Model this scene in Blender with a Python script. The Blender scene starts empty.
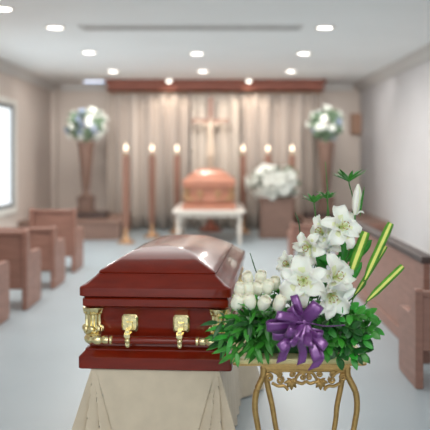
import bpy, bmesh, math, random
from math import sin, cos, pi, radians as R
from mathutils import Vector, Matrix
random.seed(7)
S = bpy.context.scene
COL = S.collection
# ---------------------------------------------------------------- camera
EYE, FPX, VX, VY = 1.5, 800.0, 222.0, 155.0
cam = bpy.data.cameras.new('camera'); cam_o = bpy.data.objects.new('camera', cam); COL.objects.link(cam_o)
cam_o.location = (0, 0, EYE); cam_o.rotation_euler = (R(90), 0, 0)
cam.sensor_width = 36; cam.lens = FPX/430*36
cam.shift_x = -(VX-215)/430; cam.shift_y = (VY-215)/430
cam.dof.use_dof = True; cam.dof.focus_distance = 3.5; cam.dof.aperture_fstop = 1.8
cam.clip_end = 200
S.camera = cam_o
# ---------------------------------------------------------------- world, lights, exposure
w = bpy.data.worlds.new('world'); S.world = w; w.use_nodes = True
bg = w.node_tree.nodes['Background']; bg.inputs[0].default_value = (0.93, 0.97, 1.0, 1); bg.inputs[1].default_value = 1.35
def area(name, loc, rot, sx, sy, power, color=(1, 1, 1), parent=None):
    l = bpy.data.lights.new(name, 'AREA'); l.shape = 'RECTANGLE'; l.size = sx; l.size_y = sy
    l.energy = power; l.color = color
    o = bpy.data.objects.new(name, l); COL.objects.link(o); o.location = loc; o.rotation_euler = rot
    if parent: o.parent = parent
    return o
area('window_daylight', (-3.9, 11.6, 1.6), (0, R(-90), 0), 1.7, 4.0, 32, (.9, .96, 1))
area('added_fill_light', (0.3, 0.6, 2.9), (R(42), 0, 0), 3.0, 1.6, 66, (1, .98, .95))  # unseen area light added to brighten the casket and flower fronts
area('added_fill_light', (-.3, 6.6, 2.95), (0, 0, 0), 4.5, 3.6, 85, (1, .98, .95))  # added overhead fill for the middle of the room, no fixture
area('added_fill_light', (-.3, 11.2, 2.95), (0, 0, 0), 4.5, 3.0, 75, (1, .98, .95))  # added fill above the far aisle, likewise without a fixture
wl = area('added_back_wall_fill', (-.3, 13.3, 2.9), (R(72), 0, 0), 6.2, .25, 38, (1, .98, .96)); wl.data.spread = R(64)  # unseen light added to lift the back wall, no washer fixture
vs = S.view_settings
vs.view_transform = 'Standard'; vs.look = 'None'; vs.exposure = 0.07; vs.gamma = 1.0; vs.use_curve_mapping = False

# ---------------------------------------------------------------- materials
def lin(c):
    return tuple(((x/255)/12.92 if x/255 <= .04045 else ((x/255+.055)/1.055)**2.4) for x in c)
def mat(name, rgb, rough=.5, metal=0, coat=0, var=.08, scale=8.0, bump=0.0, stretch=(1, 1, 1), sheen=0, sss=0, spec=.5, trans=0, bscale=None):
    m = bpy.data.materials.new(name); m.use_nodes = True
    nt = m.node_tree; b = nt.nodes['Principled BSDF']; N = nt.nodes; L = nt.links
    c = lin(rgb)
    tc = N.new('ShaderNodeTexCoord'); mp = N.new('ShaderNodeMapping'); mp.inputs['Scale'].default_value = stretch
    L.new(tc.outputs['Object'], mp.inputs['Vector'])
    nz = N.new('ShaderNodeTexNoise'); nz.inputs['Scale'].default_value = scale; nz.inputs['Detail'].default_value = 4
    L.new(mp.outputs[0], nz.inputs['Vector'])
    rp = N.new('ShaderNodeValToRGB')
    rp.color_ramp.elements[0].position = .3; rp.color_ramp.elements[1].position = .7
    rp.color_ramp.elements[0].color = tuple(max(0, x*(1-var)) for x in c)+(1,)
    rp.color_ramp.elements[1].color = tuple(min(1, x*(1+var)) for x in c)+(1,)
    L.new(nz.outputs['Fac'], rp.inputs[0]); L.new(rp.outputs[0], b.inputs['Base Color'])
    b.inputs['Roughness'].default_value = rough; b.inputs['Metallic'].default_value = metal
    b.inputs['Coat Weight'].default_value = coat; b.inputs['Coat Roughness'].default_value = .08
    b.inputs['Specular IOR Level'].default_value = spec
    if sheen: b.inputs['Sheen Weight'].default_value = sheen
    if sss:
        b.inputs['Subsurface Weight'].default_value = sss; b.inputs['Subsurface Scale'].default_value = .01
    if trans: b.inputs['Transmission Weight'].default_value = trans
    if bump:
        bp = N.new('ShaderNodeBump'); bp.inputs['Strength'].default_value = bump; bp.inputs['Distance'].default_value = .01
        if bscale:
            n2 = N.new('ShaderNodeTexNoise'); n2.inputs['Scale'].default_value = bscale
            L.new(tc.outputs['Object'], n2.inputs['Vector']); L.new(n2.outputs['Fac'], bp.inputs['Height'])
        else: L.new(nz.outputs['Fac'], bp.inputs['Height'])
        L.new(bp.outputs[0], b.inputs['Normal'])
    return m
def emis(name, rgb, strength):
    m = bpy.data.materials.new(name); m.use_nodes = True
    b = m.node_tree.nodes['Principled BSDF']
    b.inputs['Base Color'].default_value = lin(rgb)+(1,)
    b.inputs['Emission Color'].default_value = lin(rgb)+(1,); b.inputs['Emission Strength'].default_value = strength
    return m
M = dict(
    wall=mat('wall_paint_warm', (206, 193, 184), .8, var=.02, scale=2),
    wallr=mat('wall_paint_grey', (204, 202, 203), .8, var=.02, scale=2),
    wallb=mat('wall_paint_beige', (210, 198, 188), .8, var=.03, scale=2),
    ceil=mat('ceiling_paint', (242, 244, 243), .9, var=.015, scale=1.5),
    floor=mat('floor_polished', (160, 172, 178), .32, var=.04, scale=1.2, spec=.5),
    trim=mat('trim_paint', (205, 202, 198), .6, var=.02),
    white=mat('white_paint', (225, 222, 215), .5, var=.02),
    grey=mat('vent_grey', (215, 215, 213), .6, var=.05),
    frame=mat('window_frame_grey', (130, 134, 136), .5, var=.03),
    wood=mat('pew_wood', (150, 110, 96), .45, var=.14, scale=5, stretch=(1, 1, 6)),
    dark=mat('dark_wood', (72, 58, 54), .5, var=.15, scale=5, stretch=(1, 1, 5)),
    plinth=mat('platform_wood', (134, 106, 94), .5, var=.12, scale=4, stretch=(1, 1, 5)),
    urn=mat('urn_bronze', (122, 96, 84), .45, .1, var=.12, scale=9),
    beam=mat('beam_wood', (118, 68, 54), .5, var=.15, scale=4, stretch=(1, 4, 6), spec=.2),
    cherry=mat('cherry_lacquer', (118, 31, 12), .3, var=.16, scale=7, stretch=(1.2, 1.2, 5), coat=.7, spec=.12),
    copper=mat('copper_lacquer', (188, 128, 104), .35, .15, var=.08, scale=7, coat=.4),
    gold=mat('gold_metal', (246, 224, 170), .2, .95, var=.2, scale=70, bump=.12),
    goldp=mat('gold_paint_antique', (190, 156, 98), .34, .8, var=.12, scale=45, bump=.15),
    brassy=mat('brass_dull', (176, 138, 104), .4, .5, var=.1),
    candle=mat('candle_shaft_wood', (136, 98, 82), .5, var=.1),
    wax=mat('candle_wax', (238, 226, 205), .5, sss=.2),
    cloth=mat('beige_cloth', (214, 200, 176), .75, var=.05, scale=14, sheen=.4, bump=.06, bscale=300),
    cloth2=mat('ivory_cloth', (222, 214, 204), .75, var=.04, scale=14, sheen=.3),
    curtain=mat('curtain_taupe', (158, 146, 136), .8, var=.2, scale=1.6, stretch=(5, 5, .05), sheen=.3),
    marble=mat('cream_marble', (252, 230, 172), .3, var=.16, scale=26, coat=.3),
    purple=mat('purple_satin', (118, 56, 134), .24, .35, coat=.6, var=.1, scale=12, sheen=.2, spec=.9),
    lily=mat('lily_petal', (242, 243, 232), .55, var=.03, scale=20, sss=.15),
    lilyg=mat('lily_green_rib', (226, 232, 186), .55, var=.1, scale=30),
    rose=mat('rose_petal', (250, 246, 224), .6, var=.04, scale=25, sss=.15),
    pollen=mat('anther_brown', (168, 132, 84), .8, var=.2),
    style=mat('pale_green', (188, 204, 120), .5, var=.1),
    leaf=mat('leaf_green', (54, 138, 38), .4, var=.45, scale=14, spec=.6),
    leaf2=mat('leaf_bright_green', (48, 152, 46), .38, var=.4, scale=16, spec=.6),
    leafd=mat('leaf_dark_green', (26, 84, 30), .4, var=.35, scale=14),
    stem=mat('stem_green', (62, 118, 48), .5, var=.2, scale=30),
    stripeg=mat('striped_leaf_green', (92, 158, 48), .45, var=.25, scale=30),
    yellow=mat('leaf_yellow_stripe', (226, 230, 120), .45, var=.08, scale=30),
    bloomw=mat('far_bloom_white', (232, 234, 226), .7, var=.04),
    bloomb=mat('far_bloom_blue', (140, 150, 170), .7, var=.1),
    bloomc=mat('far_leaf_green', (98, 120, 94), .7, var=.2),
    figure=mat('carved_ivory', (196, 176, 156), .6, var=.05),
    panel=mat('wall_panel_brown', (160, 124, 102), .6, var=.1),
    led=emis('lamp_glow', (255, 250, 240), 9.0),
    glowb=emis('highlight_cool_glow', (214, 228, 255), 1.6),
    flame=emis('flame_glow', (255, 232, 205), 2.2),
)
gl = bpy.data.materials.new('window_glass'); gl.use_nodes = True
_b = gl.node_tree.nodes['Principled BSDF']; _b.inputs['Transmission Weight'].default_value = 1; _b.inputs['Roughness'].default_value = 0; _b.inputs['Base Color'].default_value = (1, 1, 1, 1); _b.inputs['IOR'].default_value = 1.02
M['glass'] = gl

# ---------------------------------------------------------------- mesh helpers
class MB:
    def __init__(s): s.v = []; s.f = []; s.m = []
    def add(s, vs, fs, mi=0):
        n = len(s.v); s.v += [Vector(p) for p in vs]
        for f in fs: s.f.append([n+i for i in f]); s.m.append(mi)
        return s
    def box(s, x0, x1, y0, y1, z0, z1, mi=0):
        return s.add([(x, y, z) for z in (z0, z1) for y in (y0, y1) for x in (x0, x1)],
                     [(0, 2, 3, 1), (4, 5, 7, 6), (0, 1, 5, 4), (2, 6, 7, 3), (0, 4, 6, 2), (1, 3, 7, 5)], mi)
    def grid(s, rows, mi=None, closed=False):
        n = len(s.v); k = len(rows[0])
        for r in rows: s.v += [Vector(p) for p in r]
        for i in range(len(rows)-1):
            for j in range(k if closed else k-1):
                a = n+i*k+j; b = n+i*k+(j+1) % k
                s.f.append([a, b, b+k, a+k]); s.m.append(mi(i, j) if callable(mi) else (mi or 0))
        return s
    def cap(s, start, k, flip=False):
        f = list(range(start, start+k)); s.f.append(f[::-1] if flip else f); s.m.append(0)
    def loops(s, rings, caps=True, mi=None):
        n = len(s.v); k = len(rings[0]); s.grid(rings, mi, closed=True)
        if caps: s.cap(n, k, True); s.cap(n+(len(rings)-1)*k, k)
        return s
    def lathe(s, prof, c=(0, 0, 0), k=20, flute=0, nfl=10, axis='z'):
        rings = []
        for r, z in prof:
            ring = []
            for i in range(k):
                a = 2*pi*i/k; rr = r*(1+flute*(1 if (i*nfl*2//k) % 2 else -1)*.5)
                p = (rr*cos(a), rr*sin(a), z)
                if axis == 'x': p = (z, rr*cos(a), rr*sin(a))
                if axis == 'y': p = (-rr*cos(a), z, rr*sin(a))
                ring.append((c[0]+p[0], c[1]+p[1], c[2]+p[2]))
            rings.append(ring)
        return s.loops(rings)
    def tube(s, pts, rad, k=8):
        pts = [Vector(p) for p in pts]; n = len(pts); rings = []
        if not hasattr(rad, '__len__'): rad = [rad]*n
        up = Vector((0, 0, 1))
        for i, p in enumerate(pts):
            t = (pts[min(i+1, n-1)]-pts[max(i-1, 0)]).normalized()
            u = up if abs(t.dot(up)) < .95 else Vector((0, 1, 0))
            a = t.cross(u).normalized(); b = a.cross(t).normalized()
            rings.append([p+(a*cos(2*pi*j/k)+b*sin(2*pi*j/k))*rad[i] for j in range(k)])
        return s.loops(rings)
    def ball(s, c, r, k=10, q=7, sc=(1, 1, 1)):
        rings = []
        for i in range(q+1):
            th = pi*(.04+.92*i/q)
            rings.append([(c[0]+r*sc[0]*sin(th)*cos(2*pi*j/k), c[1]+r*sc[1]*sin(th)*sin(2*pi*j/k), c[2]-r*sc[2]*cos(th)) for j in range(k)])
        return s.loops(rings)
    def prism(s, prof, x0, x1):          # profile in (y, z), extruded along x
        k = len(prof)
        s.loops([[(x0, y, z) for y, z in prof], [(x1, y, z) for y, z in prof]])
        return s
def obj(name, mb, mats, parent=None, org=None, smooth=35, bevel=0, thick=0, sub=0):
    me = bpy.data.meshes.new(name)
    o = Vector(org) if org is not None else Vector((0, 0, 0))
    me.from_pydata([v-o for v in mb.v], [], mb.f)
    for m in (mats if isinstance(mats, (list, tuple)) else [mats]): me.materials.append(m)
    me.polygons.foreach_set('material_index', mb.m)
    if smooth:
        me.polygons.foreach_set('use_smooth', [True]*len(me.polygons)); me.set_sharp_from_angle(angle=R(smooth))
    me.update()
    ob = bpy.data.objects.new(name, me); COL.objects.link(ob)
    if parent: ob.parent = parent
    elif org is not None: ob.location = o
    if thick:
        q = ob.modifiers.new('solid', 'SOLIDIFY'); q.thickness = thick; q.offset = 0
    if bevel:
        q = ob.modifiers.new('bevel', 'BEVEL'); q.width = bevel; q.segments = 2; q.limit_method = 'ANGLE'
    if sub:
        q = ob.modifiers.new('sub', 'SUBSURF'); q.levels = sub; q.render_levels = sub
    return ob
def tag(o, label=None, cat=None, group=None, kind=None):
    if label: o['label'] = label
    if cat: o['category'] = cat
    if group: o['group'] = group
    if kind: o['kind'] = kind
    return o
def thing(name, label, cat, loc=(0, 0, 0), rz=0, group=None, sc=1):
    o = bpy.data.objects.new(name, None); COL.objects.link(o); o.location = loc; o.rotation_euler = (0, 0, rz)
    o.scale = (sc, sc, sc); o.empty_display_size = .05
    return tag(o, label, cat, group)
def struct(name, mb, m, **k):
    return tag(obj(name, mb, m, **k), kind='structure')
def dup(root, loc, label=None, group=None, rz=None, sc=None):
    r = root.copy(); COL.objects.link(r); r.location = loc
    if rz is not None: r.rotation_euler = (0, 0, rz)
    if sc: r.scale = (sc, sc, sc)
    if label: r['label'] = label
    if group: r['group'] = group
    for ch in list(root.children):
        c = ch.copy(); COL.objects.link(c); c.parent = r
        for g in list(ch.children):
            d = g.copy(); COL.objects.link(d); d.parent = c
    return r
def P(px, py, D): return Vector(((px-VX)*D/FPX, D, EYE-(py-VY)*D/FPX))
def X(px, D): return (px-VX)*D/FPX
def Z(py, D): return EYE-(py-VY)*D/FPX

# ================================================================ SETTING
XL, XR, YB, YN, H = -3.6, 2.95, 17.1, -1.5, 3.0
struct('floor', MB().box(XL-.2, XR+.2, YN, YB+.2, -.1, 0), M['floor'], smooth=0)
struct('ceiling', MB().box(XL-.2, XR+.2, YN, YB+.2, H, H+.1), M['ceil'], smooth=0)
struct('wall_back', MB().box(XL-.2, XR+.2, YB, YB+.2, 0, H), M['wallb'], smooth=0)
struct('wall_right', MB().box(XR, XR+.2, YN, YB, 0, H), M['wallr'], smooth=0)
wy0, wy1, wz0, wz1 = 9.6, 13.85, .60, 2.36
struct('wall_left', MB().box(XL-.06, XL, YN, wy0, 0, H).box(XL-.06, XL, wy1, YB, 0, H)
       .box(XL-.06, XL, wy0, wy1, 0, wz0).box(XL-.06, XL, wy0, wy1, wz1, H), M['wall'], smooth=0)
wn = bpy.data.objects.new('window_1', None); COL.objects.link(wn); wn.location = (XL, (wy0+wy1)/2, wz0); wn['kind'] = 'structure'
fr = MB(); t = .07
fr.box(XL-.045, XL-.005, wy0, wy1, wz0, wz0+t).box(XL-.045, XL-.005, wy0, wy1, wz1-t, wz1)
for yy in (wy0, (wy0+wy1)/2-t/2, wy1-t): fr.box(XL-.045, XL-.005, yy, yy+t, wz0+t, wz1-t)
obj('window_frame', fr, M['frame'], wn, org=wn.location)
cs = MB(); t = .09
cs.box(XL, XL+.03, wy0-t, wy0, wz0-t, wz1+t).box(XL, XL+.03, wy1, wy1+t, wz0-t, wz1+t).box(XL, XL+.03, wy0, wy1, wz1, wz1+t).box(XL, XL+.05, wy0, wy1, wz0-t, wz0)
obj('window_casing', cs, M['white'], wn, org=wn.location, bevel=.005)
obj('pane', MB().box(XL-.03, XL-.025, wy0+.07, wy1-.07, wz0+.07, wz1-.07), M['glass'], wn, org=wn.location, smooth=0)
# cornices and skirting
def cornice(name, x, sgn):
    pr = [(0, 0), (.17, 0), (.16, -.03), (.12, -.045), (.07, -.10), (.05, -.13), (.02, -.15), (0, -.15)]
    mb = MB(); k = len(pr)
    mb.loops([[(x+sgn*a, y, H+b) for a, b in pr] for y in (YN, YB)])
    struct(name, mb, M['trim'], smooth=20)
cornice('trim_1', XL, 1); cornice('trim_2', XR, -1)
struct('trim_3', MB().box(XL+.17, -2.35, YB-.1, YB, H-.14, H).box(2.14, XR-.17, YB-.1, YB, H-.14, H), M['trim'], bevel=.01)
struct('baseboard_left', MB().box(XL, XL+.02, YN, YB, 0, .1), M['trim'])
struct('baseboard_right', MB().box(XR-.02, XR, YN, 14.1, 0, .1), M['trim'])
struct('trim_4', MB().box(XL, XL+.10, YB-.24, YB, .32, H-.15), M['wallb'], bevel=.01)       # pilaster in the left corner
# side platforms
struct('floor_platform', MB().box(XL, -1.82, 14.1, YB, 0, .29).box(XL, -1.80, 14.08, YB, .29, .32), M['plinth'], bevel=.006)
struct('floor_platform', MB().box(1.47, XR, 14.1, YB, 0, .29).box(1.45, XR, 14.08, YB, .29, .32), M['plinth'], bevel=.006)
# wooden header above the curtain
mb = MB(); x0, x1 = -2.28, 2.02
mb.box(x0, x1, 15.9, 16.5, 2.82, 2.97).box(x0-.05, x1+.05, 15.84, 16.5, 2.93, H).box(x0-.03, x1+.03, 15.87, 16.5, 2.795, 2.83)
struct('trim_5', mb, M['beam'], bevel=.01)

# ---------------------------------------------------------------- ceiling lamps
def disc_prof(r0, r1): return
def ceiling_light(px, py, label, power, r=.095, z=H, y=None, color=(1, .96, .9)):
    D = 1200/(VY-py) if y is None else y
    x = X(px, D)
    t = thing('ceiling_light', label, 'ceiling light', (x, D, z), 0, 'round recessed ceiling lights')
    ring = MB(); k = 28; rs = [(r+.03, 0), (r+.03, -.012), (r, -.016), (r-.006, -.002)]
    ring.grid([[(a*cos(2*pi*j/k), a*sin(2*pi*j/k), b) for j in range(k)] for a, b in rs], closed=True)
    obj('trim_ring', ring, M['white'], t)
    b = MB().lathe([(r-.004, -.001), (r-.004, -.006), (r*.6, -.012)], k=24)
    obj('lamp', b, M['led'], t)
    l = bpy.data.lights.new('downlight', 'AREA'); l.shape = 'DISK'; l.size = r*1.7; l.energy = power; l.color = color
    o = bpy.data.objects.new('downlight', l); COL.objects.link(o); o.location = (0, 0, -.03); o.parent = t
    return t
for px, py, lab in [(55, 27, 'round ceiling light left of the long grey slot vent'), (325, 27, 'round ceiling light right of the long grey slot vent'),
                    (89, 52, 'left light of the middle row of three ceiling lights'), (197, 53, 'centre light of the middle row of three ceiling lights'),
                    (304, 53, 'right light of the middle row of three ceiling lights'), (113, 71, 'left light of the farthest row of three ceiling lights'),
                    (203, 71, 'centre light of the farthest row of three ceiling lights'), (291, 71, 'right light of the farthest row of three ceiling lights')]:
    ceiling_light(px, py, lab, 16)
# light nearest, cut by the top left corner
ceiling_light(1, 8, 'large bright ceiling light cut off by the top left corner', 20, r=.11)
for px, s in ((169, 'left'), (249, 'right')):
    D = 15.62
    t = thing('spotlight', 'small warm %s spotlight on the ceiling before the wooden header' % s, 'spotlight', (X(px, D), D, H), 0, 'warm spotlights before the curtain header')
    obj('housing', MB().lathe([(.02, 0), (.055, -.002), (.06, -.05), (.05, -.062)], k=18), M['white'], t)
    obj('lamp', MB().lathe([(.045, -.063), (.045, -.068), (.02, -.075)], k=16), M['led'], t)
    l = bpy.data.lights.new('spot', 'SPOT'); l.energy = 34; l.spot_size = R(120); l.spot_blend = .8; l.color = (1, .86, .72); l.shadow_soft_size = .05
    o = bpy.data.objects.new('spot', l); COL.objects.link(o); o.location = (0, 0, -.1); o.rotation_euler = (R(25), 0, 0); o.parent = t
# slot vent
t = thing('slot_vent', 'long thin grey slot vent across the ceiling', 'vent', ((X(80, 9.38)+X(302, 9.38))/2, 9.38, H))
hl = (X(302, 9.38)-X(80, 9.38))/2
obj('frame', MB().box(-hl, hl, -.17, -.13, -.02, 0).box(-hl, hl, .13, .17, -.02, 0).box(-hl, -hl+.04, -.13, .13, -.02, 0).box(hl-.04, hl, -.13, .13, -.02, 0), M['grey'], t)
obj('slat', MB().box(-hl+.04, hl-.04, -.13, .13, -.006, 0).box(-hl+.04, hl-.04, -.05, -.03, -.02, -.006).box(-hl+.04, hl-.04, .03, .05, -.02, -.006), M['grey'], t)
# glowing strip added to imitate the bluish highlight beside the header
t = thing('glow_strip', 'bluish white glow strip near the ceiling above the left urn', 'glow strip', (X(106, 16.6), 16.6, H))
t['label'] = 'bluish white glow strip imitating a highlight beside the wooden header'
t.location = (X(96, 16.2), 16.0, H)
obj('housing', MB().box(-.22, .22, -.06, .06, -.03, 0), M['white'], t, bevel=.005)
obj('lamp', MB().box(-.2, .2, -.05, .05, -.05, -.031), M['glowb'], t, bevel=.008)  # emissive slab standing in for the highlight

# ================================================================ CURTAIN
def curtain(xa, xb, y, z0, z1, seed, label, m):
    rnd = random.Random(seed); mb = MB(); n = int((xb-xa)/.022)
    ph = [rnd.uniform(0, 6.28) for _ in range(4)]
    rows = []
    for zi in range(9):
        u = zi/8; z = z0+(z1-z0)*u; row = []
        for i in range(n+1):
            x = xa+(xb-xa)*i/n
            d = .085*sin(x*23+ph[0]+.7*sin(x*5+ph[1]))+.03*sin(x*49+ph[2]+u*.6)+.02*sin(x*9+ph[3])
            row.append((x, y+d*(1.15-.35*u), z))
        rows.append(row)
    mb.grid(rows)
    r = thing('curtain', label, 'curtain', ((xa+xb)/2, y, z0))
    obj('drape', mb, m, r, org=r.location, thick=.006, smooth=80)
    rod = MB().tube([(xa, y, z1+.012), (xb, y, z1+.012)], .012)
    obj('rod', rod, M['brassy'], r, org=r.location)
    return r
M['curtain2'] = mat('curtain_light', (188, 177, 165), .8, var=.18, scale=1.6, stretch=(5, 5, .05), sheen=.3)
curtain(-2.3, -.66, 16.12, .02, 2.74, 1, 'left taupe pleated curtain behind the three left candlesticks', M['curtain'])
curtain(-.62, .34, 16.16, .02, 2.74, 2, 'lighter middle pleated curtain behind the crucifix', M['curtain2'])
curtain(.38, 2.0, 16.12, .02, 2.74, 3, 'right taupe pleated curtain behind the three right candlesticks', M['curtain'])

# ================================================================ PEWS
def pew(label, xa, xb, yr, ht=.78, arm=.54, dep=.6, sgn=-1, cut=.2, cat='pew'):
    """xa = aisle side, xb = wall side; rear (nearest the camera) at yr, faces the altar"""
    t = thing('pew', label, cat, ((xa+xb)/2, yr, 0), 0, None)
    prof = [(0, 0), (dep-.02, 0), (dep, .04), (dep, arm-.06), (dep-.03, arm-.01), (dep-.08, arm), (.2, arm), (.15, arm+.03), (.11, arm+.1), (.085, ht-.02), (.06, ht), (.015, ht), (0, ht-.02)]
    for x in (xa, xb):
        s = .05 if x == min(xa, xb) else -.05
        mb = MB().prism([(yr+a, b) for a, b in prof], min(x, x+s), max(x, x+s))
        obj('end_panel', mb, M['wood'], t, org=t.location, bevel=.006)
    lo, hi = min(xa, xb)+.05, max(xa, xb)-.05
    obj('seat', MB().box(lo, hi, yr+.1, yr+dep-.04, .36, .40), M['wood'], t, org=t.location, bevel=.008)
    b = MB().prism([(yr+.02, cut), (yr+.05, cut), (yr+.085, ht-.05), (yr+.055, ht-.05)], lo, hi)
    obj('backrest', b, M['wood'], t, org=t.location, bevel=.004)
    obj('top_rail', MB().box(lo, hi, yr+.03, yr+.1, ht-.06, ht-.02), M['wood'], t, org=t.location, bevel=.008)
    return t
pew('long brown pew at the left edge, its end cut off by the frame', -1.95, -3.4, 6.75)
pew('second brown pew on the left aisle, counted from the viewer', -1.88, -3.4, 7.72)
pew('third brown pew on the left aisle, lower than the short one behind it', -1.87, -3.4, 8.95, ht=.70, arm=.52)
pew('farthest short brown pew on the left aisle, before the wooden platform', -1.87, -2.46, 10.2, ht=.82)
pew('wooden pew end at the right edge, nearest to the flower stand', 1.24, 2.8, 5.12, ht=.64, arm=.46, dep=.5, cut=.24)
pew('far brown pew on the right, half hidden by the tall lilies', .95, 2.3, 11.0, ht=.56, arm=.42)
# low panelled partition
t = thing('partition', 'long low brown wooden partition with dark cap rail before the right wall', 'partition', (1.45, 8.0, 0))
obj('panel', MB().box(1.45, 1.50, 5.75, 10.2, 0, .72), M['wood'], t, org=t.location)
obj('cap_rail', MB().box(1.43, 1.53, 5.73, 10.22, .72, .77), M['dark'], t, org=t.location, bevel=.008)
obj('base_rail', MB().box(1.435, 1.45, 5.75, 10.2, 0, .1), M['wood'], t, org=t.location, bevel=.003)

# ================================================================ CASKET
def rect_ring(hw, y0, y1, z, rad=.02, k=4):
    pts = []
    rad = min(rad, hw*.9)
    for cx, cy, a0 in ((hw-rad, y0+rad, -90), (hw-rad, y1-rad, 0), (-hw+rad, y1-rad, 90), (-hw+rad, y0+rad, 180)):
        for i in range(k+1):
            a = R(a0+90*i/k); pts.append((cx+rad*cos(a), cy+rad*sin(a), z))
    return pts
def casket(name, label, loc, rz, mw, mg, L=1.5, sc=1.0, droop=.05):
    t = thing(name, label, 'casket', loc, rz, None, sc)
    def stack(rows, rad=.02):
        return MB().loops([rect_ring(hw, e, L-e, z, rad) for hw, e, z in rows])
    base = [(.338, 0, 0), (.341, -.003, .004), (.341, -.003, .052), (.337, .001, .057), (.333, .004, .060), (.322, .014, .072), (.316, .020, .080), (.316, .020, .086),
            (.308, .028, .092), (.300, .036, .098), (.298, .038, .108)]
    obj('plinth', stack(base, .012), mw, t)
    obj('body', stack([(.290, .045, .105), (.290, .045, .135), (.284, .050, .142), (.284, .050, .262), (.290, .046, .268), (.290, .046, .275)], .02), mw, t)
    obj('upper_rim', stack([(.296, .04, .272), (.318, .018, .276), (.326, .008, .284), (.326, .008, .314), (.320, .013, .320), (.300, .03, .322)], .012), mw, t)
    lid = [(.318, .016, .320), (.330, .0, .327), (.338, -.006, .330), (.338, -.006, .366), (.334, -.002, .372), (.318, .010, .380), (.296, .028, .398), (.276, .044, .414), (.268, .052, .424),
           (.263, .058, .424), (.266, .056, .430), (.262, .059, .436), (.243, .072, .448), (.215, .096, .466), (.186, .126, .484), (.162, .156, .498), (.146, .180, .506), (.134, .200, .511), (.10, .235, .519), (.05, .28, .524)]
    mb = stack(lid, .02)
    for v in mb.v:                       # lid crown: sides bulge and the far end runs a little lower
        if v.z > .40:
            f = (v.z-.40)/.12; u = max(0, min(1, (v.y-.3)/(L-.3)))
            v.z -= droop*f*u*u
    obj('lid', mb, mw, t, smooth=28)
    # corner columns, lugs, handles
    for sx in (-1, 1):
        for yy in (.045, L-.045):
            c = (sx*.283, yy, 0)
            col = obj('corner_column', MB().lathe([(.042, .168), (.042, .176), (.034, .182), (.034, .242), (.040, .248), (.043, .262), (.043, .272)], c, k=48, flute=.22, nfl=8), mg, t)
            obj('column_capital', MB().lathe([(.036, .240), (.045, .246), (.040, .252), (.047, .262), (.047, .273)], c, k=16), mg, col)
            cl = MB().ball((c[0], c[1], .165), .046, 14, 8, (1, .8, .62))
            cl.ball((c[0]-sx*.01, c[1]-.03, .138), .030, 12, 8, (1.2, .6, .8)).ball((c[0]+sx*.012, c[1]-.02, .132), .026, 12, 8, (1, .8, .9))
            for q in range(8):
                a = 2*pi*q/8; cl.ball((c[0]+.040*cos(a), c[1]+.040*sin(a), .176), .012, 8, 5, (1, 1, 1.5))
            obj('corner_scroll', cl, mg, t)
    for (ye, sg) in ((0, -1), (L, 1)):   # end handles
        yb = ye+sg*.012; yw = ye-sg*.05
        bar = MB().lathe([(.012, -.22), (.017, -.215), (.017, .215), (.012, .22)], (0, yb, .135), k=14, axis='x')
        hb = obj('handle_bar', bar, mw, t)
        for sx in (-1, 1):
            tip = MB().lathe([(.015, 0), (.021, .004), (.021, .012), (.016, .016), (.019, .026), (.019, .040), (.015, .046), (.022, .054), (.024, .072), (.017, .088), (.022, .096), (.016, .108), (.006, .112)], (0, 0, 0), k=16, axis='x')
            for v in tip.v: v.x = sx*(v.x*1.05+.182); v.y += yb; v.z += .135
            obj('handle_tip', tip, mg, hb)
            x = sx*.115
            pl = MB().prism([(min(yw, yb), .172), (min(yw, yb), .232), (max(yw, yb), .232), (max(yw, yb), .172)], x-.030, x+.030)
            pl = MB(); y1 = yw; y2 = yw+sg*.022
            pr = [(-.030, .166), (.030, .166), (.037, .176), (.037, .232), (.028, .243), (-.028, .243), (-.037, .232), (-.037, .176)]
            pl.loops([[(x+a, y1, b) for a, b in pr], [(x+a*.98, y2, b) for a, b in pr], [(x+a*.8, y2+sg*.006, .202+(b-.202)*.8) for a, b in pr]])
            lug = obj('handle_lug', pl, mg, t, smooth=30)
            arm = MB(); q0 = y2
            def slab(w, z0, z1, ya, yb_):
                arm.loops([[(x-w, ya, z0), (x+w, ya, z0), (x+w, ya, z1), (x-w, ya, z1)], [(x-w*.75, yb_, z0+.004), (x+w*.75, yb_, z0+.004), (x+w*.75, yb_, z1-.004), (x-w*.75, yb_, z1-.004)]])
            slab(.016, .172, .214, y2, y2+sg*.018); slab(.012, .112, .186, y2+sg*.010, yb+sg*.022)
            slab(.017, .150, .172, yb-sg*.008, yb+sg*.030)
            arm.ball((x, yb+sg*.016, .136), .0145, 12, 7).ball((x, yb+sg*.012, .114), .011, 12, 6)
            obj('lug_arm', arm, mg, lug)
    for sx in (-1, 1):                   # side bars
        sb = MB().lathe([(.016, .14), (.016, L-.14)], (sx*.325, 0, .135), k=12, axis='y')
        o = obj('side_bar', sb, mw, t)
        for yy in (.3, .75, 1.2):
            a = MB().box(sx*.283-.004, sx*.283+.012*(sx > 0)+.004, yy-.03, yy+.03, .17, .23)
            a.tube([(sx*.290, yy, .215), (sx*.315, yy, .19), (sx*.33, yy, .14), (sx*.325, yy, .118)], [.014, .013, .014, .010], 10)
            obj('side_lug', a, mg, o)
    return t
CB = Z(370, 3.6)
casket('casket', 'glossy cherry red casket with gold handles in the foreground', (X(154.5, 3.6), 3.6, CB), -R(4.2), M['cherry'], M['gold'], L=1.42).scale = (1.022, 1, 1)

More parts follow.
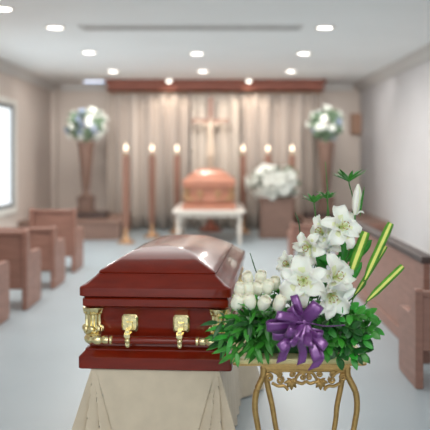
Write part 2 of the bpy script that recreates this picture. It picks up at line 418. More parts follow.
# bier and cloth
bx, rz = X(154.5, 3.6), -R(4.2)
t = thing('casket_stand', 'casket table hidden under the beige cloth', 'table', (bx, 3.6, 0), rz)
obj('tabletop', MB().box(-.285, .285, .02, 1.40, CB-.04, CB-.008), M['dark'], t)
for sx in (-1, 1):
    for yy in (.06, 1.32): obj('leg', MB().box(sx*.25-.025, sx*.25+.025, yy, yy+.05, 0, CB-.04), M['dark'], t)
def skirt(top):
    mb = MB(); rows = []; hw, y0, y1 = .292, .012, 1.408
    segs = []
    per = []
    def side(a, b, n):
        for i in range(n): per.append((a[0]+(b[0]-a[0])*i/n, a[1]+(b[1]-a[1])*i/n))
    side((-hw, y0), (hw, y0), 130); side((hw, y0), (hw, y1), 240); side((hw, y1), (-hw, y1), 90); side((-hw, y1), (-hw, y0), 240)
    corners = [(-hw, y0), (hw, y0), (hw, y1), (-hw, y1)]
    cx, cy = 0, (y0+y1)/2
    n = len(per)
    for k in range(26):
        u = k/25; z = top*(1-u)+.006*u; row = []
        for i, (x, y) in enumerate(per):
            # outward normal
            nx = -1 if abs(x+hw) < 1e-6 and y > y0 else (1 if abs(x-hw) < 1e-6 else 0)
            ny = -1 if abs(y-y0) < 1e-6 else (1 if abs(y-y1) < 1e-6 else 0)
            dc, cc = min((math.hypot(x-c[0], y-c[1]), c) for c in corners)
            f = 1
            dx, dy = (cc[0]-cx), (1 if cc[1] > cy else -1)*.30
            l = math.hypot(dx, dy); dx /= l; dy /= l
            s = i/n
            half = .014+.125*u; q = dc/half; A = .21*u
            dg = A*(1-q)*(.52+.48*cos(q*pi*5)) if q < 1 else 0
            if q < 1.25: dg -= .022*min(1, u*5)*math.exp(-((q-1.0)/.12)**2)
            wv = (.004 if ny == -1 else .016)*sin(s*n*.21+.5*sin(s*40))*u
            ox = nx*(.02*u+wv)+dx*dg
            oy = ny*(.010*u+wv)+dy*dg
            row.append((x+ox, y+oy, z))
        rows.append(row)
    return rows
t = thing('casket_cloth', 'beige cloth hanging in folds from under the red casket', 'cloth', (bx, 3.6, 0), rz)
mb = MB(); rows = skirt(CB-.004); mb.grid(rows, closed=True); mb.cap(0, len(rows[0]))
obj('drape', mb, M['cloth'], t, smooth=70)

# ================================================================ FLOWER STAND
SX0, SX1, SY, ZT = X(233, 3.3), X(367.5, 3.3), 3.3, Z(358.5, 3.3)
cx = (SX0+SX1)/2
t = thing('flower_stand', 'ornate gold table with cream marble top and scrolled apron', 'side table', (cx, SY, 0))
mb = MB().loops([rect_ring((SX1-SX0)/2-a, SY+a, SY+.34-a, z, .03) for a, z in ((.02, ZT-.036), (.006, ZT-.032), (.0, ZT-.024), (.004, ZT-.016), (.001, ZT-.012), (.001, ZT-.004), (.006, ZT))])
for v in mb.v: v.x += cx
obj('tabletop', mb, M['marble'], t, org=t.location, smooth=50)
rm = MB().loops([rect_ring((SX1-SX0)/2+.002, SY-.002, SY+.342, z, .03) for z in (ZT-.030, ZT-.023)])
for v in rm.v: v.x += cx
obj('gold_edge', rm, M['goldp'], t, org=t.location)
fz = ZT-.036
fx0, fx1 = X(261, 3.34), X(350, 3.34)
obj('frame', MB().box(fx0, fx1, SY+.035, SY+.055, fz-.022, fz).box(fx0, fx1, SY+.285, SY+.305, fz-.022, fz).box(fx0, fx0+.02, SY+.055, SY+.285, fz-.022, fz).box(fx1-.02, fx1, SY+.055, SY+.285, fz-.022, fz), M['goldp'], t, org=t.location, bevel=.003)
def bez(pts, n=24):           # catmull-rom
    pts = [Vector(p) for p in pts]; q = [pts[0]]+pts+[pts[-1]]; out = []
    for i in range(1, len(q)-2):
        for j in range(n):
            u = j/n
            out.append(.5*((2*q[i])+(q[i+1]-q[i-1])*u+(2*q[i-1]-5*q[i]+4*q[i+1]-q[i+2])*u*u+(3*q[i]-q[i-1]-3*q[i+1]+q[i+2])*u**3))
    out.append(pts[-1]); return out
LY = SY+.045
def leg(pxs, D, r, xc=None):
    pts = [(X(a, 3.345), D, Z(b, 3.345)) for a, b in pxs]
    pts += [(pts[-1][0]+(.03 if pxs[0][0] < 300 else -.03)*1, D, .18), (pts[-1][0]+(.0), D, .09), (pts[-1][0]+(-.05 if pxs[0][0] < 300 else .05), D, .012)]
    c = bez(pts, 10); n = len(c)
    return MB().tube(c, [r*(1.15-.35*i/n) for i in range(n)], 12)
obj('leg', leg([(263.5, 367), (263, 376), (256.5, 392), (255, 408), (258, 428)], LY, .0125), M['goldp'], t, org=t.location)
obj('leg', leg([(347.5, 367), (348, 376), (355.5, 392), (357, 408), (354, 428)], LY, .0125), M['goldp'], t, org=t.location)
obj('leg', leg([(266, 367), (266, 376), (269, 392), (273, 410), (276, 428)], SY+.1, .0115), M['goldp'], t, org=t.location)
obj('leg', leg([(345, 367), (345, 376), (342.5, 392), (339, 410), (337, 428)], SY+.1, .0115), M['goldp'], t, org=t.location)
# scrolled apron: spirals, leaf drops
def spiral(c, r0, turns, a0, dirn, n=26):
    return [(c[0]+r0*(1-.8*i/n)*cos(a0+dirn*2*pi*turns*i/n), LY, c[1]+r0*(1-.8*i/n)*sin(a0+dirn*2*pi*turns*i/n)) for i in range(n+1)]
ap = MB(); s = 3.345/800
def PZ(px, py): return (X(px, 3.345), Z(py, 3.345))
mid = 306
for sg in (-1, 1):
    def q(dx, py): x, z = PZ(mid+sg*dx, py); return (x, z)
    for (dx, py, r, tn, a0) in ((37, 377.5, .0165, 1.35, .5), (26, 380, .0145, 1.3, 2.2), (3.5, 377, .012, 1.2, 1.2), (27, 374.5, .012, 1.3, 1.0), (14, 374, .011, 1.2, 2.0)):
        c = q(dx, py); pts = spiral(c, r, tn, a0 if sg > 0 else pi-a0, sg)
        ap.tube(pts, [.0072*(1-.35*i/len(pts)) for i in range(len(pts))], 7)
    def path(l, r=.007):
        pts = [(q(a, b)[0], LY, q(a, b)[1]) for a, b in l]; ap.tube(bez(pts, 8), r, 7)
    path([(41, 372), (36, 370.8), (30, 373), (26, 377)]); path([(0, 372), (6, 373), (10, 378), (12, 384)]); path([(34, 383), (28, 386), (22, 386), (18, 390)])
    path([(0, 381), (4, 383.5), (9, 382)]); path([(0, 371), (14, 370.5), (41, 370.5)])
    c = q(14.5, 382)   # leaf drop
    for a, r, l in ((0, .011, .042), (.55, .010, .037), (-.55, .010, .037), (1.2, .009, .034), (-1.2, .009, .034), (2.0, .006, .022), (-2.0, .006, .022)):
        pts = [(c[0]+sin(a)*l*u, LY-.004*sin(u*3), c[1]+.008-cos(a)*l*u) for u in (0, .3, .6, .85, 1)]
        ap.tube(pts, [r*.5, r, r*.9, r*.5, r*.15], 8)
    ap.ball((c[0], LY-.006, c[1]+.008), .007)
obj('apron_scrollwork', ap, M['goldp'], t, org=t.location)

# ================================================================ ARRANGEMENT
PLX, PLY = cx, SY+.16
t = thing('flower_basket', 'low dark green flower trough under the leaves on the marble top', 'planter', (PLX, PLY, ZT))
obj('trough', MB().loops([rect_ring(h, -d, d, z, .05, 6) for h, d, z in ((.16, .07, .001), (.19, .09, .005), (.205, .10, .055), (.198, .094, .055), (.185, .085, .012))]), M['leafd'], t)
obj('moss', MB().loops([rect_ring(h, -d, d, z, .045, 6) for h, d, z in ((.19, .088, .03), (.19, .088, .052), (.12, .05, .066))]), M['leafd'], t)
BZ = ZT+.055
def frame_of(d):
    d = Vector(d).normalized(); u = Vector((0, 0, 1)) if abs(d.z) < .95 else Vector((0, 1, 0))
    a = d.cross(u).normalized(); b = a.cross(d).normalized(); return a, b, d
def leaf_rows(base, d, up, L, W, bend=.3, n=7, shape=1.0, fold=.15, twist=0):
    """blade from base along d, normal side up"""
    d = Vector(d).normalized(); up = Vector(up); side = d.cross(up)
    if side.length < 1e-4: side = d.cross(Vector((1, 0, .2)))
    side.normalize(); nrm = side.cross(d).normalized()
    rows = []
    for i in range(n+1):
        u = i/n; wd = W*.5*max(.02, (sin(pi*min(1, u**shape))**.8 if 0 < u < 1 else 0))
        c = Vector(base)+d*L*(u-.08*bend*u*u)-nrm*(L*bend*u*u)
        rows.append([c-side*wd+nrm*wd*fold, c-side*wd*.5+nrm*wd*fold*.4, c, c+side*wd*.5+nrm*wd*fold*.4, c+side*wd+nrm*wd*fold])
    return rows
def petal_rows(c, rad, ax, L, W, curl, n=9, m=6, ruf=0, ph=0, throat=.35):
    """lily petal: starts at c, goes along ax then opens out along rad and curls back"""
    side = ax.cross(rad).normalized(); rows = []
    pos = Vector(c)
    for i in range(n+1):
        u = i/n
        ang = throat + (curl)*u**1.3          # 0 = along the axis, pi/2 = flat, > pi/2 = recurved
        if i: pos = pos+(ax*cos(ang)+rad*sin(ang))*(L/n)
        nr = (ax*sin(ang)-rad*cos(ang))
        wd = W*.5*(max(.03, sin(pi*(u*.93+.045))**.7) if u < 1 else .04)
        row = []
        for j in range(m+1):
            s = j/m*2-1
            rz_ = ruf*sin(u*15+ph+s*2)*abs(s)**2
            row.append(pos+side*wd*s+nr*(wd*.45*(s*s)-.002*(1-abs(s)) + rz_)+rad*(ruf*.5*sin(u*22+ph*2)*abs(s)))
        rows.append(row)
    return rows
def lily(px, py, D, face, label, sz=.085, spin=0, seed=0, curl=1.8, thr=.3, half=6):
    rnd = random.Random(seed); c = P(px, py, D)
    a, b, f = frame_of(face)
    t = thing('lily', label, 'lily', c-f*.05, 0, 'open white lilies')
    st0 = c-f*.045
    for k in range(half):
        an = spin+k*pi/3+rnd.uniform(-.12, .12); inner = k % 2
        rad = (a*cos(an)+b*sin(an)).normalized()
        W = sz*(.92 if inner else .64)
        mb = MB().grid(petal_rows(st0, rad, f, sz*1.48*rnd.uniform(.9, 1.12), W, curl*rnd.uniform(.7, 1.3), ruf=.008 if inner else .005, ph=rnd.uniform(0, 6), throat=thr),
                       lambda i, j: 1 if (j in (2, 3) and i < 5) else 0)
        obj('petal', mb, [M['lily'], M['lilyg']], t, org=t.location, thick=.0012, smooth=80)
    sm = MB(); an_ = MB()
    for k in range(6):
        an = k*pi/3+.3; rad = a*cos(an)+b*sin(an)
        e = st0+f*sz*.78+rad*sz*.2
        sm.tube([st0, st0+f*sz*.4+rad*sz*.05, e], .0011, 5)
        s2 = rad.cross(f); an_.tube([e-s2*.006, e+f*.001, e+s2*.006], [.0012, .0024, .0012], 6)
    sm.tube([st0, st0+f*sz*.5, st0+f*sz*.95], [.0016, .0014, .003], 6)
    obj('stamens', sm, M['style'], t, org=t.location); obj('anthers', an_, M['pollen'], t, org=t.location)
    base = Vector((PLX+(c.x-PLX)*.3, PLY, BZ)); mid_ = (st0+base)/2+Vector((0, .02, .02))
    obj('stem', MB().tube(bez([st0+f*.005, st0-f*.03, mid_, base], 6), .003, 6), M['stem'], t, org=t.location)
    return t
lily(344, 226, 3.26, (.35, -1, .25), 'topmost open white lily beside the tall bud', .080, .3, 1, curl=2.0)
lily(319, 231, 3.30, (-.75, -.8, .5), 'white lily with curled petals below the papyrus heads', .066, 1.0, 2, curl=2.7)
lily(306, 248, 3.27, (-.7, -.9, -.1), 'white lily just below the curled-petal lily, facing left', .064, .1, 3, curl=2.2)
lily(303, 281, 3.18, (-.15, -1, .1), 'large white lily right above the purple bow', .092, .5, 4, curl=1.9)
lily(338, 276, 3.24, (.5, -1, .35), 'white lily at the right side below the striped leaves', .080, .0, 5, curl=2.1)
lily(332, 296, 3.18, (.2, -.95, -.45), 'drooping white lily with a long lower petal, right of the bow', .084, -1.57+.12, 6, curl=1.3, thr=.25)
lily(284, 263, 3.25, (-.7, -.7, .35), 'small half-open white lily at the left, above the roses', .050, .4, 7, curl=1.5)
lily(329, 243, 3.29, (.0, -.9, -.5), 'small white lily nodding between the top two lilies', .054, .7, 8, curl=1.9)
# lily bud
c = P(357, 199, 3.28)
t = thing('lily_bud', 'tall closed pale lily bud at the top of the arrangement', 'lily bud', P(355, 215, 3.28))
rings = []
for i in range(11):
    u = i/10; r = .019*(sin(pi*(u*.9+.06))**.8); p = P(355+3*u, 215-31*u, 3.28)
    rings.append([p+Vector((r*(1+.18*cos(3*an))*cos(an), r*(1+.18*cos(3*an))*sin(an), 0)) for an in [2*pi*j/18 for j in range(18)]])
obj('bud', MB().loops(rings, mi=lambda i, j: 1 if j % 6 == 3 else 0), [M['lily'], M['lilyg']], t, org=t.location, smooth=60)
obj('leaf', MB().grid(leaf_rows(P(360, 217, 3.27), (.05, 0, 1), (1, -1, 0), .125, .014, -.12)), M['leaf'], t, org=t.location, thick=.001)
obj('curled_petal', MB().grid(petal_rows(P(357, 215, 3.26), Vector((1, -.3, .1)).normalized(), Vector((0, -.2, 1)).normalized(), .036, .016, 2.2)), M['lily'], t, org=t.location, thick=.001, smooth=80)
obj('stem', MB().tube(bez([P(355, 215, 3.28), P(350, 250, 3.32), (PLX+.04, PLY, BZ)], 8), .0035, 7), M['stem'], t, org=t.location)
# roses
def rose(px, py, D, label, r=.0245, tilt=(0, -.25, 1), seed=0):
    rnd = random.Random(seed); c = P(px, py, D); a, b, f = frame_of((tilt[0]+rnd.uniform(-.38, .38), tilt[1]+rnd.uniform(-.45, .1), tilt[2]))
    t = thing('rose', label, 'rose', c-f*r*1.2, 0, 'white rose buds left of the bow')
    mb = MB(); hgt = r*2.7; spin = rnd.uniform(0, 6)
    for lay, (nr, rr, tp) in enumerate(((3, 1.0, .95), (3, .84, 1.0), (2, .6, 1.02))):
        for k in range(nr):
            a0 = spin+lay*.9+2*pi*k/nr; rows = []
            for i in range(9):
                u = i/8; row = []
                pr = rr*r*(sin(pi*(.10+.70*u))**.62)*(1+(.9*max(0, u-.78) if lay == 0 else 0)+.08*sin(3*u+k*2))
                for j in range(9):
                    s = j/8*2-1; an = a0+s*(pi/nr)*1.3
                    z = -hgt*.45+hgt*u*tp*(1-.10*s*s*u)
                    rad = pr*(1+.05*s)
                    row.append(c+a*cos(an)*rad+b*sin(an)*rad+f*z)
                rows.append(row)
            mb.grid(rows)
    mb.ball(c+f*hgt*.05, r*.55, 10, 6, (1, 1, 1.7))
    obj('petals', mb, M['rose'], t, org=t.location, thick=.0009, smooth=70)
    sp = MB()
    for k in range(5):
        an = k*2*pi/5+spin; rad = a*cos(an)+b*sin(an)
        sp.grid(leaf_rows(c-f*hgt*.47, (rad*.75+f*.5), f-rad, r*1.3, r*.45, .3, 5))
    obj('sepals', sp, M['leaf'], t, org=t.location, thick=.0008)
    obj('stem', MB().tube(bez([c-f*hgt*.44, c-f*hgt*.9, (PLX-.10+(c.x-PLX)*.3, PLY, BZ)], 6), .0025, 6), M['stem'], t, org=t.location)
rs = [(237, 303, 3.17, 'white rose bud at the left end of the front row'), (250, 302, 3.17, 'second white rose bud of the front row, from the left'),
      (264, 304, 3.16, 'third white rose bud of the front row, from the left'), (279, 304, 3.15, 'white rose bud touching the purple bow, right end of the front row'),
      (240, 291, 3.22, 'white rose bud at the left end of the middle row'), (249, 290, 3.23, 'second white rose bud of the middle row, from the left'),
      (258, 289, 3.22, 'third white rose bud of the middle row, from the left'), (268, 288, 3.21, 'white rose bud at the right end of the middle row'),
      (248, 279, 3.27, 'left of the two small rose buds at the top back'), (261, 278, 3.27, 'right of the two small rose buds at the top back'), (275, 284, 3.25, 'pale rose bud partly behind the lily petals')]
for i, (a, b, D, l) in enumerate(rs): rose(a, b, D, l, r=.0245 if i < 4 else (.0235 if i < 8 else .022), seed=20+i)

# papyrus heads
def papyrus(px, py, D, label, r=.06, n=14, seed=0, base=None):
    rnd = random.Random(seed); c = P(px, py, D)
    t = thing('papyrus_stem', label, 'papyrus', c, 0, 'papyrus stems')
    mb = MB()
    for k in range(n):
        an = 2*pi*k/n+rnd.uniform(-.15, .15); rad = Vector((cos(an), sin(an), rnd.uniform(.4, .95)))
        mb.grid(leaf_rows(c, rad, (-cos(an)*.3, -sin(an)*.3, 1), r*rnd.uniform(.85, 1.1), .017, .10, 6, .8))
    obj('leaf_crown', mb, M['leaf'], t, org=t.location, thick=.0008)
    obj('stem', MB().tube(bez([c, P(base[0], base[1], D+.03), (PLX+.03, PLY+.02, BZ)], 8), .0026, 6), M['stem'], t, org=t.location)
papyrus(349, 182, 3.33, 'tallest green papyrus head above the lily bud', .088, 20, 1, (350, 225))
papyrus(314, 203, 3.34, 'left one of the two lower papyrus heads', 0.066, 17, 2, (315, 235))
papyrus(327, 199, 3.40, 'smaller papyrus head right behind its lower left neighbour', .056, 14, 3, (327, 235))
for px, py, b, l in ((325.5, 162, (325, 230), 'tall bare green reed rising left of the tallest papyrus'), (295, 212, (300, 240), 'short green reed tip left of the curled lily'),
                     (250, 253, (262, 285), 'thin dark reed leaning left above the roses')):
    c = P(px, py, 3.36); t = thing('reed', l, 'reed', c, 0, 'thin reeds')
    obj('stem', MB().tube(bez([c, P(b[0], b[1], 3.36), (PLX-.02, PLY+.03, BZ)], 8), [.0018]*3+[.0026]*14, 6), M['leafd'] if px < 300 else M['stem'], t, org=t.location)

# long variegated leaves
def striped(tip, base, D, W, label, D2=None, bend=0, stripe=True):
    A = P(base[0], base[1], D2 or D); B = P(tip[0], tip[1], D); d = B-A; L = d.length
    t = thing('striped_leaf' if stripe else 'broad_leaf', label, 'leaf', A, 0, 'long striped leaves' if stripe else 'broad plain leaves')
    side = d.cross(Vector((0, -1, 0))).normalized(); nrm = Vector((0, -1, 0)); rows = []
    for i in range(15):
        u = i/14; wd = W*.42*(min(1, (u*3+.25))*(1 if u < .9 else (1-(u-.9)*2.2 if stripe else 1-(u-.9)*9))); wd *= 1 if stripe else sin(pi*(u*.9+.07))**.7
        c = A+d*u+side*bend*sin(pi*u)
        rows.append([c-side*wd-nrm*.25*wd, c-side*wd*.45, c-side*wd*.38+nrm*.05*wd, c+side*wd*.34+nrm*.05*wd, c+side*wd*.5, c+side*wd-nrm*.25*wd])
    obj('blade', MB().grid(rows, lambda i, j: 1 if (j == 2 and stripe) else 0), [M['stripeg' if stripe else 'leaf2'], M['yellow']], t, org=t.location, thick=.001)
    obj('stem', MB().tube(bez([A+d*.03, A-d.normalized()*.04, (PLX+.05, PLY, BZ)], 6), .003, 6), M['stem'], t, org=t.location)
striped((366, 232), (350, 276), 3.30, .050, 'wide yellow-striped leaf nearest to the top lily')
striped((391, 223), (364, 282), 3.32, .040, 'tall yellow-striped leaf reaching highest at the right')
striped((403, 266), (366, 302), 3.28, .034, 'lowest yellow-striped leaf pointing far right')
striped((386, 246), (352, 300), 3.36, .026, 'narrow yellow-striped leaf between its two larger neighbours')
for i, (a, b, D, W, l) in enumerate([((372, 240), (345, 262), 3.38, .07, 'broad green leaf behind the wide striped leaf'), ((318, 258), (345, 262), 3.33, .06, 'broad green leaf pointing left under the top lily'),
                      ((345, 238), (342, 275), 3.36, .05, 'upright broad green leaf under the tall bud'), ((362, 262), (345, 285), 3.33, .05, 'short broad green leaf right of the lower lily'),
                      ((318, 252), (325, 285), 3.38, .05, 'dark broad leaf in the gap between the lilies')]):
    striped(a, b, D, W, l, stripe=False)

# foliage sprigs
def sprig(pts, n, L, W, m, name, label, group, seed, shape=1.0, droop=.25, spread=1.0):
    rnd = random.Random(seed); c = bez(pts, 8)
    t = thing(name, label, 'foliage', pts[0], 0, group)
    mb = MB(); k = len(c)
    for i in range(n):
        u = .25+.75*i/(n-1); q = min(k-2, int(u*(k-1))); p = c[q]; d = (c[q+1]-c[q]).normalized()
        a, b, _ = frame_of(d); an = i*2.4+rnd.uniform(-.4, .4); rad = a*cos(an)+b*sin(an)
        dr = d*(.9 if i < n-1 else 3)+rad*spread*rnd.uniform(.7, 1.1)
        mb.grid(leaf_rows(p, dr, Vector((rnd.uniform(-.4, .4), -.75, .75)), L*rnd.uniform(.75, 1.15), W*rnd.uniform(.8, 1.1), droop*rnd.uniform(.3, 1.3), 6, shape))
    obj('leaves', mb, m, t, org=t.location, thick=.0008, smooth=60)
    obj('stem', MB().tube(c, .0022, 5), M['stem'], t, org=t.location)
rnd = random.Random(5)
k = 0
for i in range(34):      # left: pointed leaves
    an = rnd.uniform(0, 1); ex = 213+an*66; ey = 308+rnd.uniform(0, 50)
    if ex < 228: ey = 322+rnd.uniform(0, 22)
    b = Vector((PLX-.09+rnd.uniform(-.07, .03), PLY-.03+rnd.uniform(-.04, .03), BZ)); e = P(ex, ey, 3.17+rnd.uniform(-.03, .10))
    mid_ = (b+e)/2+Vector((0, -.02, .045))
    sprig([b, mid_, e], 9, .082, .021, M[('leaf', 'leaf2', 'leafd')[i % 3] if i % 2 else 'leaf'], 'pointed_leaf_sprig', 'sprig of long pointed green leaves left of the purple bow', 'pointed leaf sprigs left of the bow', 100+i, .8)
for i in range(40):      # right: rounded leaves
    ex = 322+rnd.uniform(0, 54); ey = 308+rnd.uniform(0, 52)
    if ex > 366: ey = 315+rnd.uniform(0, 25)
    b = Vector((PLX+.07+rnd.uniform(-.04, .08), PLY-.03+rnd.uniform(-.04, .03), BZ)); e = P(ex, ey, 3.17+rnd.uniform(-.03, .10))
    mid_ = (b+e)/2+Vector((0, -.02, .045))
    sprig([b, mid_, e], 8, .052, .031, M[('leaf2', 'leaf', 'leafd')[i % 3]], 'round_leaf_sprig', 'sprig of rounded glossy green leaves right of the purple bow', 'rounded leaf sprigs right of the bow', 200+i, 1.0)
for i in range(16):      # behind the bow and between the blooms
    ex = 262+rnd.uniform(0, 70); ey = 285+rnd.uniform(0, 66)
    b = Vector((PLX+rnd.uniform(-.06, .06), PLY+rnd.uniform(-.02, .03), BZ)); e = P(ex, ey, 3.27+rnd.uniform(-.02, .06))
    sprig([b, (b+e)/2+Vector((0, .01, .02)), e], 7, .055, .024, M['leafd' if i % 2 else 'leaf'], 'round_leaf_sprig', 'sprig of dark green leaves filling in behind the purple bow', 'dark leaf sprigs behind the bow', 300+i)

# ribbon bow
K = P(304, 322, 3.11)
bow = thing('ribbon_bow', 'shiny purple satin ribbon bow on the front of the flowers', 'ribbon', K)
def strip(path, wdir, W, n=8):
    rows = []
    for i, p in enumerate(path):
        wd = wdir if not callable(wdir) else wdir(i/(len(path)-1))
        rows.append([p-wd*W*.5, p-wd*W*.17+Vector((0, .0006, 0)), p+wd*W*.17+Vector((0, .0006, 0)), p+wd*W*.5])
    return MB().grid(rows)
def bloop(org, tx, ty, W, D, open_=.018, twist=0):
    O = P(*org); T = P(tx, ty, D); d = T-O; L = d.length; dn = d.normalized()
    wd = dn.cross(Vector((0, -1, 0))).normalized(); wd = (wd*cos(twist)+Vector((0, -1, 0))*sin(twist)).normalized()
    nn = wd.cross(dn).normalized()
    if nn.y > 0: nn = -nn
    path = []
    for i in range(33):
        u = i/32; an = -pi+2*pi*u; x = (1+cos(an))/2
        path.append(O+dn*L*(x**.8 if x > 0 else 0)+nn*(open_*1.25*sin(an)*(x**.25))+nn*.004)
    obj('loop', strip(path, lambda u: wd*(1-.3*(abs(u-.5)*2)**4), W), M['purple'], bow, org=K, thick=.0008, smooth=70)
k1, k2, k3 = (303, 321, 3.11), (297, 333, 3.10), (308, 331, 3.10)
for a in [(k1, 266, 326, .040, 3.08, .016, .3), (k1, 276, 315, .034, 3.05, .017, -.4), (k1, 290, 307, .034, 3.08, .018, .5), (k1, 319, 304, .050, 3.06, .020, .1), (k1, 294, 295, .030, 3.13, .012, .2),
          (k2, 272, 335, .034, 3.08, .014, .5), (k2, 279, 349, .038, 3.05, .016, -.2), (k2, 290, 345, .032, 3.04, .014, .4), (k2, 287, 331, .040, 3.04, .014, .2),
          (k3, 323, 336, .034, 3.06, .015, -.3), (k3, 326, 348, .036, 3.05, .016, .3), (k3, 318, 361, .040, 3.06, .015, .1), (k3, 309, 347, .036, 3.04, .014, -.5)]:
    bloop(*a)
def tail(pts, W, D):
    path = bez([P(a, b, D2) for a, b, D2 in pts], 8)
    obj('tail', strip(path, lambda u: Vector((cos(u*1.2), -.4*sin(u*3), .15)).normalized(), W), M['purple'], bow, org=K, thick=.0008, smooth=70)
tail([(302, 324, 3.09), (292, 338, 3.06), (284, 352, 3.08), (281, 362, 3.09)], .040, 3.08)
tail([(303, 324, 3.09), (300, 340, 3.07), (303, 352, 3.08), (301, 364, 3.09)], .036, 3.08)
tail([(304, 324, 3.09), (314, 345, 3.07), (319, 358, 3.06), (313, 369, 3.07)], .044, 3.08)
kn = MB().ball(K+Vector((0, -.012, 0)), .012, 12, 8, (1, .7, 1.3))
obj('knot', kn, M['purple'], bow, org=K)
obj('tie_cord', MB().tube(bez([P(345, 325, 3.13), P(325, 326, 3.09), P(303, 322, 3.07), P(285, 325, 3.08), P(270, 329, 3.12)], 8), .0022, 6), M['purple'], bow, org=K)

# ================================================================ ALTAR AREA
# table and copper casket
TX, TY, TZ = X(209, 13.3), 13.3, .585
t = thing('altar_table', 'ivory table with thin legs under the distant copper casket', 'table', (TX, TY, 0))
obj('tabletop', MB().box(TX-.60, TX+.60, TY-.05, TY+1.85, TZ-.06, TZ), M['cloth2'], t, org=t.location, bevel=.015)
obj('apron', MB().box(TX-.54, TX+.54, TY, TY+1.8, TZ-.12, TZ-.062), M['cloth2'], t, org=t.location, bevel=.008)
for lx in (-.53, .53):
    for ly in (.04, 1.75):
        obj('leg', MB().lathe([(.02, 0), (.028, .04), (.022, .08), (.032, .3), (.024, .36), (.036, TZ-.125)], (TX+lx*.97, TY+ly, 0), k=12), M['cloth2'], t, org=t.location)
casket('casket', 'distant copper coloured casket on the ivory table before the crucifix', (TX, TY+.02, TZ+.001), 0, M['copper'], M['brassy'], L=1.35, sc=1.32, droop=.02)
# crucifix
CX, CY = X(210.5, 15.7), 15.75
t = thing('crucifix', 'tall wooden crucifix with pale figure before the middle curtain', 'crucifix', (CX, CY, 0))
ct = Z(97, 15.75)
obj('base', MB().lathe([(.22, 0), (.22, .05), (.12, .09), (.08, .16), (.05, .2)], (CX, CY, 0), k=24), M['beam'], t, org=t.location)
obj('cross', MB().box(CX-.045, CX+.045, CY-.03, CY+.03, .18, ct).box(CX-.36, CX+.36, CY-.03, CY+.03, Z(121, 15.75)-.045, Z(121, 15.75)+.045), M['candle'], t, org=t.location, bevel=.008)
az = Z(122, 15.75)
# corpus: skin modifier figure
pv = [(0, 0, -.33), (0, 0, -.18), (0, 0, -.06), (0, 0, .04), (.01, -.03, .12), (.02, -.03, .17), (-.08, 0, .03), (-.2, 0, .08), (-.31, .0, .12), (.08, 0, .03), (.2, 0, .08), (.31, 0, .12),
      (-.03, 0, -.40), (-.04, -.06, -.58), (-.01, .0, -.80), (.03, 0, -.40), (.045, -.06, -.58), (.01, .0, -.80), (-.01, -.04, -.86), (.01, -.04, -.86)]
pe = [(0, 1), (1, 2), (2, 3), (3, 4), (4, 5), (3, 6), (6, 7), (7, 8), (3, 9), (9, 10), (10, 11), (0, 12), (12, 13), (13, 14), (0, 15), (15, 16), (16, 17), (14, 18), (17, 19)]
pr_ = [.06, .058, .075, .05, .035, .05, .03, .025, .016, .03, .025, .016, .045, .035, .02, .045, .035, .02, .018, .018]
me = bpy.data.meshes.new('figure'); me.from_pydata([(a, b-.075, c) for a, b, c in pv], pe, [])
bm = bmesh.new(); bm.from_mesh(me); sl_ = bm.verts.layers.skin.verify(); bm.verts.ensure_lookup_table()
for i, r in enumerate(pr_): bm.verts[i][sl_].radius = (r, r)
bm.verts[0][sl_].use_root = True
bm.to_mesh(me); bm.free()
me.materials.append(M['figure'])
fo = bpy.data.objects.new('carved_figure', me); COL.objects.link(fo); fo.parent = t; fo.location = (0, 0, az-.1)
sk = fo.modifiers.new('skin', 'SKIN'); sk.use_smooth_shade = True; sb_ = fo.modifiers.new('sub', 'SUBSURF'); sb_.levels = 1; sb_.render_levels = 1
# candlesticks
def candlestick(px, D, label):
    x = X(px, D); t = thing('candlestick', label, 'candlestick', (x, D, 0), 0, 'tall altar candlesticks')
    obj('base', MB().lathe([(.15, 0), (.15, .02), (.125, .04), (.07, .07), (.045, .12), (.035, .18), (.05, .21), (.035, .24)], k=24), M['brassy'], t)
    obj('shaft', MB().lathe([(.035, .24), (.05, .28), (.058, .34), (.062, .9), (.066, 1.42), (.055, 1.48), (.03, 1.50)], k=16), M['candle'], t)
    obj('drip_cup', MB().lathe([(.03, 1.50), (.068, 1.52), (.07, 1.53), (.04, 1.525)], k=20), M['brassy'], t)
    cd = obj('candle', MB().lathe([(.028, 1.52), (.028, 1.575), (.02, 1.58)], k=14), M['wax'], t)
    obj('flame', MB().lathe([(.006, 1.583), (.03, 1.605), (.033, 1.625), (.016, 1.665), (.002, 1.70)], k=12), M['flame'], cd)
    return t
for px, D, l in ((126, 13.6, 'brass and wood candlestick farthest left, its foot in full view'), (152, 14.6, 'second lit candlestick from the left'), (177, 15.4, 'lit candlestick just left of the copper casket'),
                 (243, 15.4, 'lit candlestick just right of the copper casket'), (268, 15.35, 'lit candlestick rising behind the white flower box'), (292, 15.2, 'rightmost lit candlestick, right of the white flower box')):
    candlestick(px, D, l)
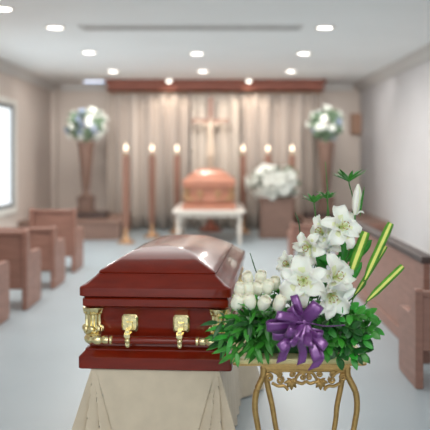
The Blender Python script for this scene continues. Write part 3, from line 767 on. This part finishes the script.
# urns on the platforms with bouquets
def blooms(t, c, rx, rz_, n, seed, mats, r=.05, star=False):
    rnd = random.Random(seed); meshes = []
    for q, m in enumerate(mats):
        mb = MB()
        for j in range(7):
            an = 2*pi*j/7; rad = Vector((cos(an), sin(an), 0)); mb.grid(petal_rows(Vector((0, 0, 0)), rad, Vector((0, 0, 1)), r*1.4, r*.9, 1.4, n=5, m=4))
        mb.ball((0, 0, .01), r*.35, 8, 5)
        o = obj('blossom', mb, m, t, thick=.003, smooth=80); meshes.append(o)
    k = 0
    for i in range(n):
        while True:
            p = Vector((rnd.uniform(-1, 1), rnd.uniform(-1, 1), rnd.uniform(-1, 1)))
            if .45 < p.length < 1: break
        if p.y > .6: p.y *= -1
        o = meshes[i % len(mats)] if i < len(mats) else meshes[i % len(mats)].copy()
        if i >= len(mats): COL.objects.link(o); o.parent = t
        o.location = Vector(c)+Vector((p.x*rx, p.y*rx*.8, p.z*rz_))
        o.rotation_euler = p.to_track_quat('Z', 'Y').to_euler(); s = rnd.uniform(.8, 1.4); o.scale = (s, s, s)
    mb = MB()
    for i in range(110):
        d = Vector((rnd.uniform(-1, 1), rnd.uniform(-1, .7), rnd.uniform(-1, 1))).normalized()
        mb.grid(leaf_rows(Vector(c)+Vector((d.x*rx*.3, d.y*rx*.3, d.z*rz_*.3)), Vector((d.x*rx, d.y*rx, d.z*rz_)), (d.y, -1, .5), max(rx, rz_)*.75*rnd.uniform(.7, 1.1), .07, .2, 5))
    obj('foliage', mb, M['bloomc'], t, thick=.002)
def urn_set(x, D, side, seed, base_z=.32):
    mb_l = 'dark stone slab under the %s tall urn' % side
    sl = obj('pedestal_slab', MB().box(-.42, .42, -.3, .3, 0, .09), M['dark'], org=None, bevel=.01); sl.location = (x, D, base_z); tag(sl, mb_l, 'slab')
    t = thing('urn', 'tall tapered brown urn on a square block, on the %s platform' % side, 'urn', (x, D, base_z+.09), 0, 'tall urns beside the curtain')
    obj('pedestal', MB().box(-.16, .16, -.16, .16, 0, .05).box(-.14, .14, -.14, .14, .05, .26).box(-.16, .16, -.16, .16, .26, .30), M['urn'], t, bevel=.008)
    prof = [(.11, .30), (.11, .33), (.06, .37), (.055, .42), (.075, .50), (.10, .75), (.135, 1.1), (.15, 1.25), (.175, 1.32), (.175, 1.34), (.14, 1.34)]
    obj('vase', MB().lathe(prof, k=24), M['urn'], t)
    b = thing('bouquet', 'round bouquet of white and blue flowers in the %s tall urn' % side, 'bouquet', (x, D, base_z+.09+1.34), 0, 'bouquets in the tall urns')
    obj('stems', MB().tube([(0, 0, -.3), (0, 0, .1)], .06, 8), M['bloomc'], b)
    blooms(b, (0, 0, .34), .40 if side == 'left' else .33, .34, 46, seed, [M['bloomw'], M['bloomw'], M['bloomb'], M['bloomw']], .055)
urn_set(X(86, 15.2), 15.2, 'left', 3)
urn_set(X(326, 15.2), 15.2, 'right', 4)
# flower box
bxx, D = X(277, 14.4), 14.4
t = thing('flower_box', 'square brown wooden planter right of the altar table', 'planter', (bxx, D, 0))
obj('body', MB().box(-.29, .29, 0, .55, .06, .68).box(-.31, .31, -.02, .57, 0, .06), M['plinth'], t, bevel=.01)
obj('rim', MB().box(-.33, .33, -.04, .59, .68, .735), M['plinth'], t, bevel=.01)
t = thing('bouquet', 'wide spray of white lilies with green leaves on the brown planter', 'bouquet', (bxx, D+.27, .736))
obj('foam_block', MB().box(-.2, .2, -.12, .12, 0, .1), M['bloomc'], t, bevel=.02)
blooms(t, (0, 0, .26), .46, .28, 44, 9, [M['bloomw'], M['bloomw']], .11)
# wall panel right of the right urn
D = YB
sp_ = thing('wall_speaker', 'small brown box mounted high on the back wall right of the urn bouquet', 'wall box', (X(356, D), D, Z(124, D)))
obj('cabinet', MB().box(-.13, .13, -.16, 0, -.22, .22), M['panel'], sp_, bevel=.015)
obj('grille', MB().box(-.11, .11, -.17, -.161, -.20, .20), M['panel'], sp_, bevel=.004)
# low chair-height block between flower box and altar table
